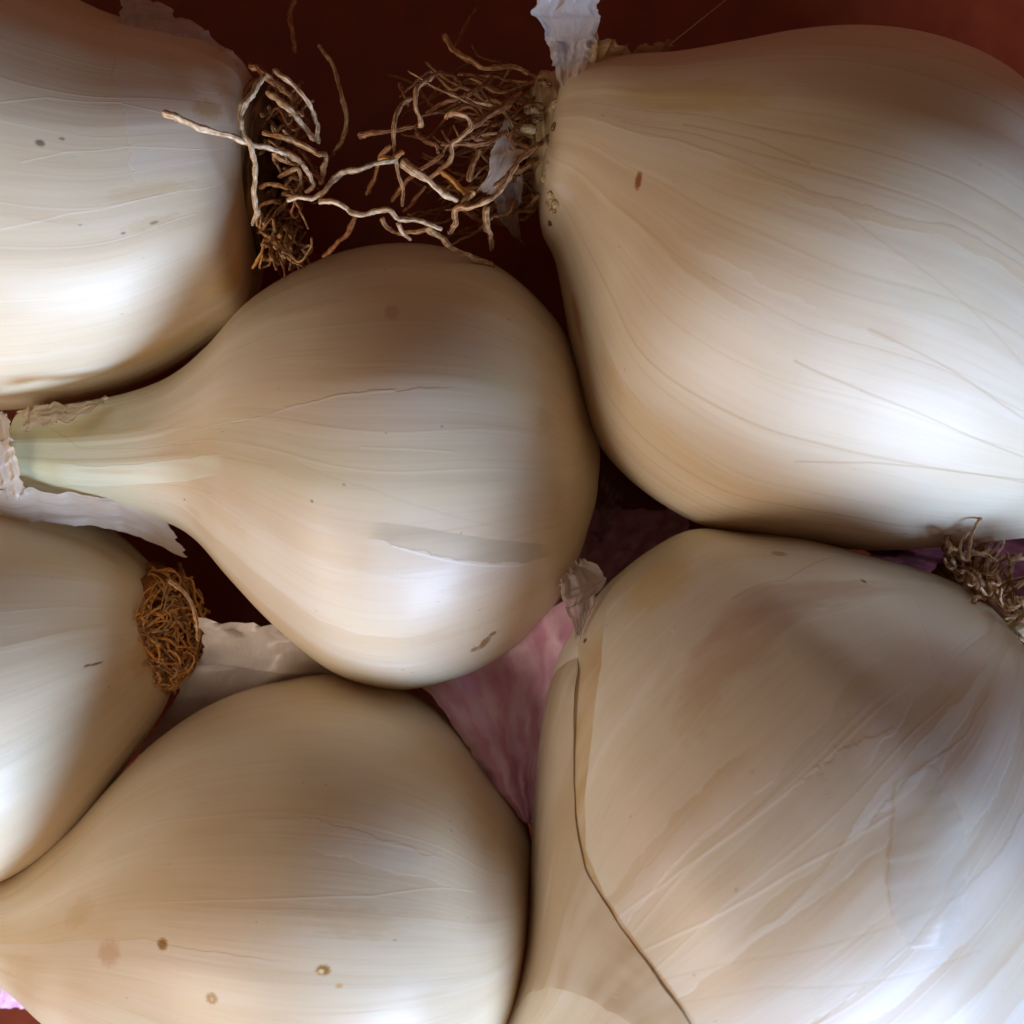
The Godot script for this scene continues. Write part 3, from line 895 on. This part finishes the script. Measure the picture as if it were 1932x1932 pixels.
# ---------------------------------------------------------------- papery layers
func skins(a: Onion, b: Onion, c: Onion, d: Onion, e: Onion, g: Onion, ma: Material, mb: Material, mg: Material) -> void:
	# a: the loose layer that stands off its shoulder
	sheet(a.node, "skin_flap", [222, -14, 44, 226, 28, 45, 222, 50, 46, 230, 90, 50, 236, 130, 54], [235, -24, 40, 290, 6, 40, 352, 38, 40, 402, 68, 40, 455, 120, 40], mats.paper_veil, 0.0012, 0.0008, 32)
	# b: the split layer on its cheek, the torn skins round its neck
	sheet(b.node, "neck_skin", [-20, 925, 45.5, 60, 926, 45.5, 140, 932, 45, 230, 946, 44, 318, 978, 40], [-20, 975, 42.5, 60, 984, 42.5, 150, 990, 42, 245, 1010, 40, 348, 1052, 36], mats.paper_white, 0.0008, 0.0006, 35)
	sheet(b.node, "neck_skin", [-60, 780, 44, -30, 830, 46, -20, 900, 46, -10, 940, 45], [10, 778, 45, 22, 820, 48, 30, 858, 48, 48, 928, 46], mats.paper_white, 0.0012, 0.001, 36)
	sheet(b.node, "neck_skin", [40, 770, 47, 90, 765, 47, 140, 762, 46, 200, 752, 45], [46, 815, 50, 90, 805, 50, 130, 795, 49, 200, 754, 46], mats.paper_cream, 0.001, 0.0006, 37)
	# c: the dry skin that stands up beside its root plate
	sheet(c.node, "skin_flap", [1008, -25, 66, 1012, 20, 62, 1030, 70, 56, 1044, 115, 52, 1062, 172, 45], [1132, -25, 66, 1130, 20, 62, 1126, 70, 56, 1112, 115, 52, 1090, 172, 45], mats.paper_clear, 0.0012, 0.0035, 39)
	sheet(c.node, "skin_flap", [1128, 62, 50, 1180, 88, 46, 1230, 86, 43, 1270, 84, 41], [1100, 150, 46, 1150, 128, 44, 1210, 116, 41, 1260, 108, 38], mats.paper_cream, 0.0016, 0.0012, 40)
	sheet(c.node, "skin_shred", [952, 226, 46, 936, 262, 47, 925, 300, 47, 918, 335, 46, 900, 358, 44], [955, 228, 46, 968, 268, 45, 986, 290, 44, 958, 330, 45, 926, 368, 44], mats.paper_white, 0.0004, 0.0008, 41)
	sheet(c.node, "skin_shred", [930, 370, 42, 940, 400, 41, 952, 428, 39, 986, 459, 36], [985, 330, 42, 986, 372, 41, 978, 410, 39, 987, 460, 36], mats.paper_clear, 0.0004, 0.0012, 42)
	# g: the split outer layer, its curled edge, the clear patch
	layer(g, "skin_layer", [1056, 1225, 1034, 1310, 1020, 1420, 1008, 1550, 998, 1680, 982, 1790, 950, 1900, 905, 2000, 850, 2100], [1090, 1195, 1093, 1290, 1081, 1420, 1086, 1560, 1106, 1650, 1180, 1765, 1245, 1850, 1330, 1970, 1400, 2080], 0.0, 0.28, mats.skin_outer, 0.0015, 43, "outer skin left of the split")
	layer(g, "skin_fold", [1700, 1440, 1690, 1520, 1678, 1610, 1676, 1680, 1692, 1750, 1722, 1800], [1748, 1416, 1792, 1490, 1820, 1560, 1828, 1640, 1815, 1720, 1768, 1800], 0.0, 0.0, mats.paper_film, 0.003, 47, "raised glossy fold of clear skin", 1.3)
	sheet(g.node, "skin_flap", [1056, 1098, 48, 1062, 1130, 50, 1072, 1158, 52, 1084, 1200, 54], [1094, 1052, 46, 1145, 1082, 47, 1120, 1130, 51, 1094, 1205, 54], mats.paper_veil, 0.0008, 0.0012, 45)

# ---------------------------------------------------------------- roots
func root_ends(a: Onion, b: Onion, c: Onion, d: Onion, g: Onion) -> void:
	var P: Material = mats.root_pale
	var T: Material = mats.root_tan
	var B: Material = mats.root_brown
	var O: Material = mats.root_orange
	# the root plates: an uneven disc of stubs behind the threads
	plate(a, spot(503, 320, 0.034), Vector3(1, 0.1, 0.1), 0.0125, 71, mats.plate)
	plate(c, spot(1024, 275, 0.036), Vector3(-1, 0.1, 0.05), 0.0115, 72, mats.stub)
	# ---- a
	var al := [
		[[474, 126, 50, 488, 130, 52, 498, 140, 54, 520, 158, 50, 545, 180, 46, 560, 200, 42], 15, B],
		[[497, 141, 54, 482, 168, 57, 461, 194, 59, 453, 219, 60, 457, 246, 60, 471, 276, 60, 480, 310, 59, 479, 343, 58, 480, 384, 56, 487, 400, 54, 476, 426, 52], 13, P],
		[[305, 211, 64, 351, 230, 64, 410, 250, 62, 457, 266, 60, 508, 281, 58, 547, 294, 55, 574, 312, 52], 13, P],
		[[516, 131, 54, 546, 154, 55, 573, 183, 55, 589, 210, 53, 598, 237, 50, 600, 270, 46], 12, P],
		[[503, 174, 52, 528, 190, 54, 552, 213, 55, 573, 237, 54, 594, 268, 50], 14, P],
		[[600, 84, 40, 627, 122, 42, 638, 154, 43, 647, 188, 44, 652, 219, 44, 650, 251, 42, 636, 280, 38, 618, 300, 33, 600, 330, 28], 10, T],
		[[498, 251, 52, 532, 258, 55, 566, 271, 56, 595, 287, 55, 613, 296, 52, 609, 321, 48, 607, 346, 42], 13, T],
		[[478, 274, 50, 510, 280, 54, 546, 289, 56, 564, 301, 56, 575, 319, 54, 586, 332, 52, 591, 350, 49, 577, 362, 46], 11, P],
		[[514, 289, 52, 537, 305, 52, 564, 310, 50], 11, T],
		[[528, 334, 48, 546, 325, 51, 561, 319, 52, 568, 334, 50, 564, 352, 46], 9, T],
		[[492, 355, 46, 510, 348, 49, 541, 355, 50, 559, 368, 46], 10, T],
		[[540, 350, 48, 552, 336, 50, 566, 342, 48, 572, 356, 44], 8, B],
		[[487, 422, 44, 503, 445, 44, 521, 463, 42, 512, 468, 40], 9, O],
		[[500, 449, 44, 494, 477, 44, 476, 508, 42], 9, O],
		[[494, 490, 40, 521, 486, 40, 543, 468, 38, 555, 436, 36], 10, O],
		[[528, 449, 40, 534, 429, 42, 546, 445, 38], 9, O],
		[[490, 410, 44, 510, 422, 44, 546, 427, 42, 564, 389, 40], 10, B],
		[[546, 395, 44, 559, 409, 44, 568, 389, 42, 560, 378, 40], 9, B],
		[[486, 392, 44, 500, 384, 46, 520, 380, 46, 540, 392, 42], 10, T],
		[[560, 280, 44, 580, 300, 42, 600, 330, 38, 612, 350, 32], 9, B],
		[[556, 0, 14, 548, 30, 17, 552, 62, 20, 556, 100, 24], 13, T]]
	var k := 0
	for r in al:
		k += 1
		root(a.node, r[0], r[1], r[2], 500 + k, 0.75)
	for i in 120:
		var y := rng.randf_range(180, 490)
		var x := 484.0 + rng.randf_range(0, 62)
		var h := rng.randf_range(22, 50)
		var pts := []
		for j in 5:
			pts.append_array([x, y, h])
			x += rng.randf_range(-8, 26)
			y += rng.randf_range(-30, 32)
			h += rng.randf_range(-7, 5)
		root(a.node, pts, rng.randf_range(6, 10), [T, T, B, P][rng.randi() % 4], 600 + i, 0.6)
	# ---- c
	var cl := [
		[[675, 256, 50, 706, 249, 51, 734, 247, 51, 757, 242, 50, 781, 238, 50, 800, 236, 47], 12, B],
		[[779, 185, 48, 759, 195, 50, 746, 218, 52, 742, 248, 53, 744, 289, 53, 748, 320, 52, 759, 354, 50, 759, 391, 47], 11, T],
		[[814, 146, 50, 803, 154, 52, 789, 163, 54, 782, 181, 55, 785, 207, 55, 793, 224, 54, 793, 241, 53], 12, T],
		[[814, 146, 50, 830, 138, 48, 854, 144, 44, 875, 160, 40], 8, B],
		[[928, 144, 44, 910, 163, 46, 885, 177, 48, 854, 189, 49, 826, 199, 48, 803, 214, 46], 12, B],
		[[842, 222, 54, 850, 214, 55, 871, 218, 56, 885, 228, 56, 887, 244, 56, 867, 260, 56, 852, 275, 55, 850, 301, 54, 834, 320, 53, 810, 338, 52], 12, T],
		[[981, 175, 44, 956, 197, 48, 926, 216, 51, 895, 236, 53, 880, 250, 53], 15, B],
		[[785, 248, 50, 803, 265, 51, 822, 273, 51, 826, 288, 48], 11, B],
		[[957, 248, 48, 926, 267, 50, 905, 273, 51, 865, 271, 51, 830, 271, 50], 12, B],
		[[759, 303, 57, 783, 324, 58, 810, 344, 58, 838, 366, 57, 864, 381, 56], 16, P],
		[[1022, 269, 44, 989, 293, 50, 969, 316, 54, 952, 346, 56, 926, 373, 57, 895, 389, 57, 863, 393, 56, 859, 418, 53, 848, 440, 50], 14, T],
		[[893, 365, 54, 875, 360, 55, 850, 338, 54, 830, 322, 52], 13, O],
		[[888, 366, 55, 875, 376, 56, 866, 392, 55], 12, T],
		[[918, 389, 52, 916, 418, 50, 924, 444, 47, 930, 473, 43], 16, T],
		[[905, 281, 50, 891, 309, 51, 887, 344, 51], 14, B],
		[[752, 156, 42, 765, 183, 45, 772, 200, 46], 9, B],
		[[738, 273, 50, 716, 301, 48, 704, 342, 44, 693, 367, 40], 11, B],
		[[838, 289, 50, 803, 314, 50, 769, 340, 48, 738, 381, 44], 11, B],
		[[803, 350, 44, 777, 385, 40, 760, 400, 38], 9, B],
		[[837, 66, 36, 858, 97, 40, 893, 118, 42, 917, 130, 43, 969, 127, 43, 1000, 140, 42], 13, T],
		[[861, 87, 36, 882, 42, 28, 900, 14, 22], 9, B],
		[[543, 379, 57, 564, 373, 58, 591, 373, 58, 616, 359, 58, 631, 339, 57, 650, 323, 57, 679, 320, 57, 704, 310, 56, 735, 304, 55, 748, 300, 53], 12, P],
		[[602, 382, 58, 629, 380, 59, 647, 389, 59, 663, 402, 59, 683, 407, 59, 708, 398, 59, 735, 397, 59, 752, 415, 58, 785, 417, 57, 814, 426, 56, 833, 435, 55], 13, P],
		[[803, 430, 54, 830, 448, 52, 855, 471, 50, 895, 489, 47, 926, 501, 44, 924, 515, 44], 14, T],
		[[750, 420, 57, 761, 438, 56, 775, 454, 54], 11, P],
		[[720, 411, 54, 730, 430, 52, 752, 440, 51, 785, 438, 52, 805, 432, 53], 11, T],
		[[670, 407, 54, 658, 436, 52, 631, 463, 50, 609, 487, 47], 12, B],
		[[715, 301, 53, 740, 298, 54, 760, 285, 53], 12, O],
		[[1005, 210, 42, 985, 230, 46, 970, 245, 48, 960, 262, 48, 972, 285, 47], 11, B],
		[[1010, 300, 42, 985, 320, 46, 960, 330, 48, 930, 352, 50], 12, T]]
	k = 0
	for r in cl:
		k += 1
		root(c.node, r[0], r[1], r[2], 700 + k, 0.75)
	for i in 75:
		var y := rng.randf_range(150, 400)
		var x := 1020.0 - rng.randf_range(0, 12)
		var h := rng.randf_range(22, 44)
		var pts := []
		var n := 5 + rng.randi() % 4
		for j in n:
			pts.append_array([x, y, h])
			x -= rng.randf_range(14, 52)
			y += rng.randf_range(-34, 34)
			h += rng.randf_range(-6, 5)
			h = maxf(h, 8.0)
		root(c.node, pts, rng.randf_range(7, 11), [B, T, T][rng.randi() % 3], 800 + i, 0.5)
	# blunt pale stubs at c's plate
	for s in [[1014, 246, 19, 36, -8], [1030, 202, 25, 46, 6], [1042, 162, 17, 30, -20], [1024, 225, 12, 22, 10]]:
		var at := spot(s[0], s[1], 0.047) - c.node.position
		part("root_stub", lump(at, Vector3(-1, 0.0, s[4] * 0.02).normalized(), s[2] * 0.5 * 7.4e-5, s[3] * 7.4e-5, int(s[0])), mats.stub if s[2] == 19 else mats.plate, c.node)
	for i in 18:
		var y := rng.randf_range(195, 425)
		var x := 1018.0 + absf(y - 290.0) * 0.12 + rng.randf_range(0, 22)
		var q := find(c, x, y)
		var at := on(c, q.x, q.y, 0.0)
		var ax := Vector3(rng.randf_range(-1, 0.2), rng.randf_range(-0.4, 0.4), rng.randf_range(-1, 1)).normalized()
		var l := rng.randf_range(0.0007, 0.0018)
		part("dry_flake", lump(at - ax * l * 0.5, ax, l * 0.36, l, 300 + i), [mats.stub, mats.stub, mats.plate, mats.root_pale][i % 4], c.node)
	# ---- d: a domed mat of short curls
	plate(d, spot(304, 1192, 0.0305), Vector3(1, 0.12, 0.10), 0.0103, 73, mats.cap)
	var dc := spot(300, 1190, 0.033)
	var kx := 7.6e-5
	for i in 290:
		var yaw := rng.randf_range(-1.35, 1.35)
		var pit := rng.randf_range(-0.35, 1.45)
		var curl := rng.randf_range(0.05, 0.5) * (1.0 if rng.randf() < 0.5 else -1.0)
		var turn := rng.randf_range(0, TAU)
		var pts := []
		var lift := rng.randf_range(0.86, 1.04)
		for j in 6:
			# a curl that runs over an ellipsoid, flattened towards the onion
			var v := Vector3(cos(pit) * cos(yaw) * 84.0 - 26.0 * sin(pit), sin(pit) * 112.0, cos(pit) * sin(yaw) * 130.0) * lift * kx
			v = v.rotated(Vector3.UP, -0.12)
			var w := dc + v + Vector3(-0.0003, 0, 0)
			var q := HALF * (CAM_Y - w.y) / MID
			pts.append_array([w.x / q + MID, w.z / q + MID, w.y * 1000.0])
			yaw += cos(turn) * 0.13
			pit += sin(turn) * 0.13
			turn += curl
			lift += rng.randf_range(-0.05, 0.05)
		root(d.node, pts, rng.randf_range(4.0, 6.5), [O, O, O, T, P, O][rng.randi() % 5], 900 + i, 0.7)
	# thread that stands off d's cap
	root(d.node, [338, 1062, 30, 342, 1085, 34, 350, 1110, 36, 356, 1130, 36], 10, B, 1101, 0.8)
	root(d.node, [318, 1095, 46, 350, 1120, 47, 368, 1160, 46, 374, 1210, 44], 9, T, 1102, 0.8)
	# ---- g: a crinkled brown tuft
	plate(g, spot(1878, 1158, 0.041), Vector3(0.7, 0.1, -0.7), 0.010, 74, mats.root_brown)
	for i in 190:
		var x := rng.randf_range(1790, 2060)
		var y := 1085.0 + (x - 1790.0) * 0.80 - rng.randf_range(0, 60)
		var h := rng.randf_range(26, 56)
		var pts := []
		var turn := rng.randf_range(0, TAU)
		var curl := rng.randf_range(0.15, 0.8) * (1.0 if rng.randf() < 0.5 else -1.0)
		for j in 6:
			pts.append_array([x, y, h])
			x += cos(turn) * 13.0 + 5.0
			y += sin(turn) * 13.0 - 4.0
			h += rng.randf_range(-3, 3)
			turn += curl
		root(g.node, pts, rng.randf_range(7, 13), [T, T, P, T][rng.randi() % 4], 1200 + i, 0.7)
	part("root_stub", lump(spot(1890, 1192, 0.05) - g.node.position, Vector3(1, 0.1, -0.25).normalized(), 0.0013, 0.005, 5), mats.stub, g.node)

func plate(o: Onion, at: Vector3, axis: Vector3, r: float, sd: int, mat: Material) -> void:
	var ax := axis.normalized()
	var l := lump(at - ax * r * 0.5 - o.node.position, ax, r, r * 0.72, sd)
	part("root_plate", l, mat, o.node)

# ---------------------------------------------------------------- loose bits on the floor of the bowl
func scraps() -> void:
	var w := thing("onion_skin_scrap", "white papery skin scrap on the bowl floor beside the rust-brown root cap", "onion skin", spot(470, 1250, 0.0), "loose skins on the bowl floor")
	sheet(w, "paper_sheet", [372, 1180, 40, 372, 1240, 35, 330, 1310, 28, 262, 1420, 20], [690, 1190, 38, 690, 1260, 34, 670, 1330, 28, 600, 1420, 20], mats.paper_bright, 0.0015, 0.005, 51)
	var p := thing("onion_skin_scrap", "pink papery skin wedged between the middle onion and the split-skinned onion", "onion skin", spot(960, 1380, 0.0), "loose skins on the bowl floor")
	sheet(p, "paper_sheet", [740, 1240, 34, 850, 1350, 36, 920, 1470, 37, 990, 1552, 38], [1090, 1130, 44, 1080, 1260, 43, 1055, 1400, 42, 1008, 1550, 40], mats.paper_pink, 0.0008, 0.004, 52)
	var q := thing("onion_skin_scrap", "added pink sheet standing for the dim purple bowl floor between the three right-hand onions", "onion skin", spot(1170, 1010, 0.0), "loose skins on the bowl floor")
	sheet(q, "paper_sheet", [1090, 960, 14, 1085, 1010, 15, 1085, 1060, 16, 1080, 1120, 18], [1300, 960, 12, 1290, 1010, 13, 1250, 1040, 15, 1180, 1110, 17], mats.paper_pink, 0.0008, 0.004, 54)  # added sheet in place of the dim bowl floor seen here
	var z := thing("onion_skin_scrap", "added dark sheet standing for the shade in the narrow gap above the right-hand root tuft", "onion skin", spot(1800, 1060, 0.0), "loose skins on the bowl floor")
	sheet(z, "paper_sheet", [1630, 1010, 16, 1730, 1000, 15, 1850, 995, 14, 1990, 990, 14], [1650, 1090, 12, 1740, 1120, 12, 1850, 1160, 12, 1990, 1200, 12], mats.gap_shade, 0.0008, 0.003, 56)  # added sheet; its dark colour paints the shade of this gap
	var u := thing("onion_skin_scrap", "small pink scrap of skin in the lower left corner of the photo", "onion skin", spot(10, 1880, 0.0), "loose skins on the bowl floor")
	sheet(u, "paper_sheet", [-60, 1815, 24, -60, 1850, 23, -60, 1880, 22, -60, 1905, 20], [90, 1830, 22, 90, 1860, 21, 70, 1885, 20, 50, 1900, 18], mats.paper_pink, 0.0008, 0.001, 55)
	var s := thing("onion_skin_scrap", "grey-white shred of skin in the dark gap right of the middle onion", "onion skin", spot(1150, 965, 0.0), "loose skins on the bowl floor")
	sheet(s, "paper_sheet", [1135, 905, 20, 1138, 940, 22, 1130, 980, 20, 1120, 1020, 14], [1162, 915, 18, 1168, 950, 19, 1150, 985, 17, 1140, 1030, 12], mats.paper_clear, 0.002, 0.004, 53)
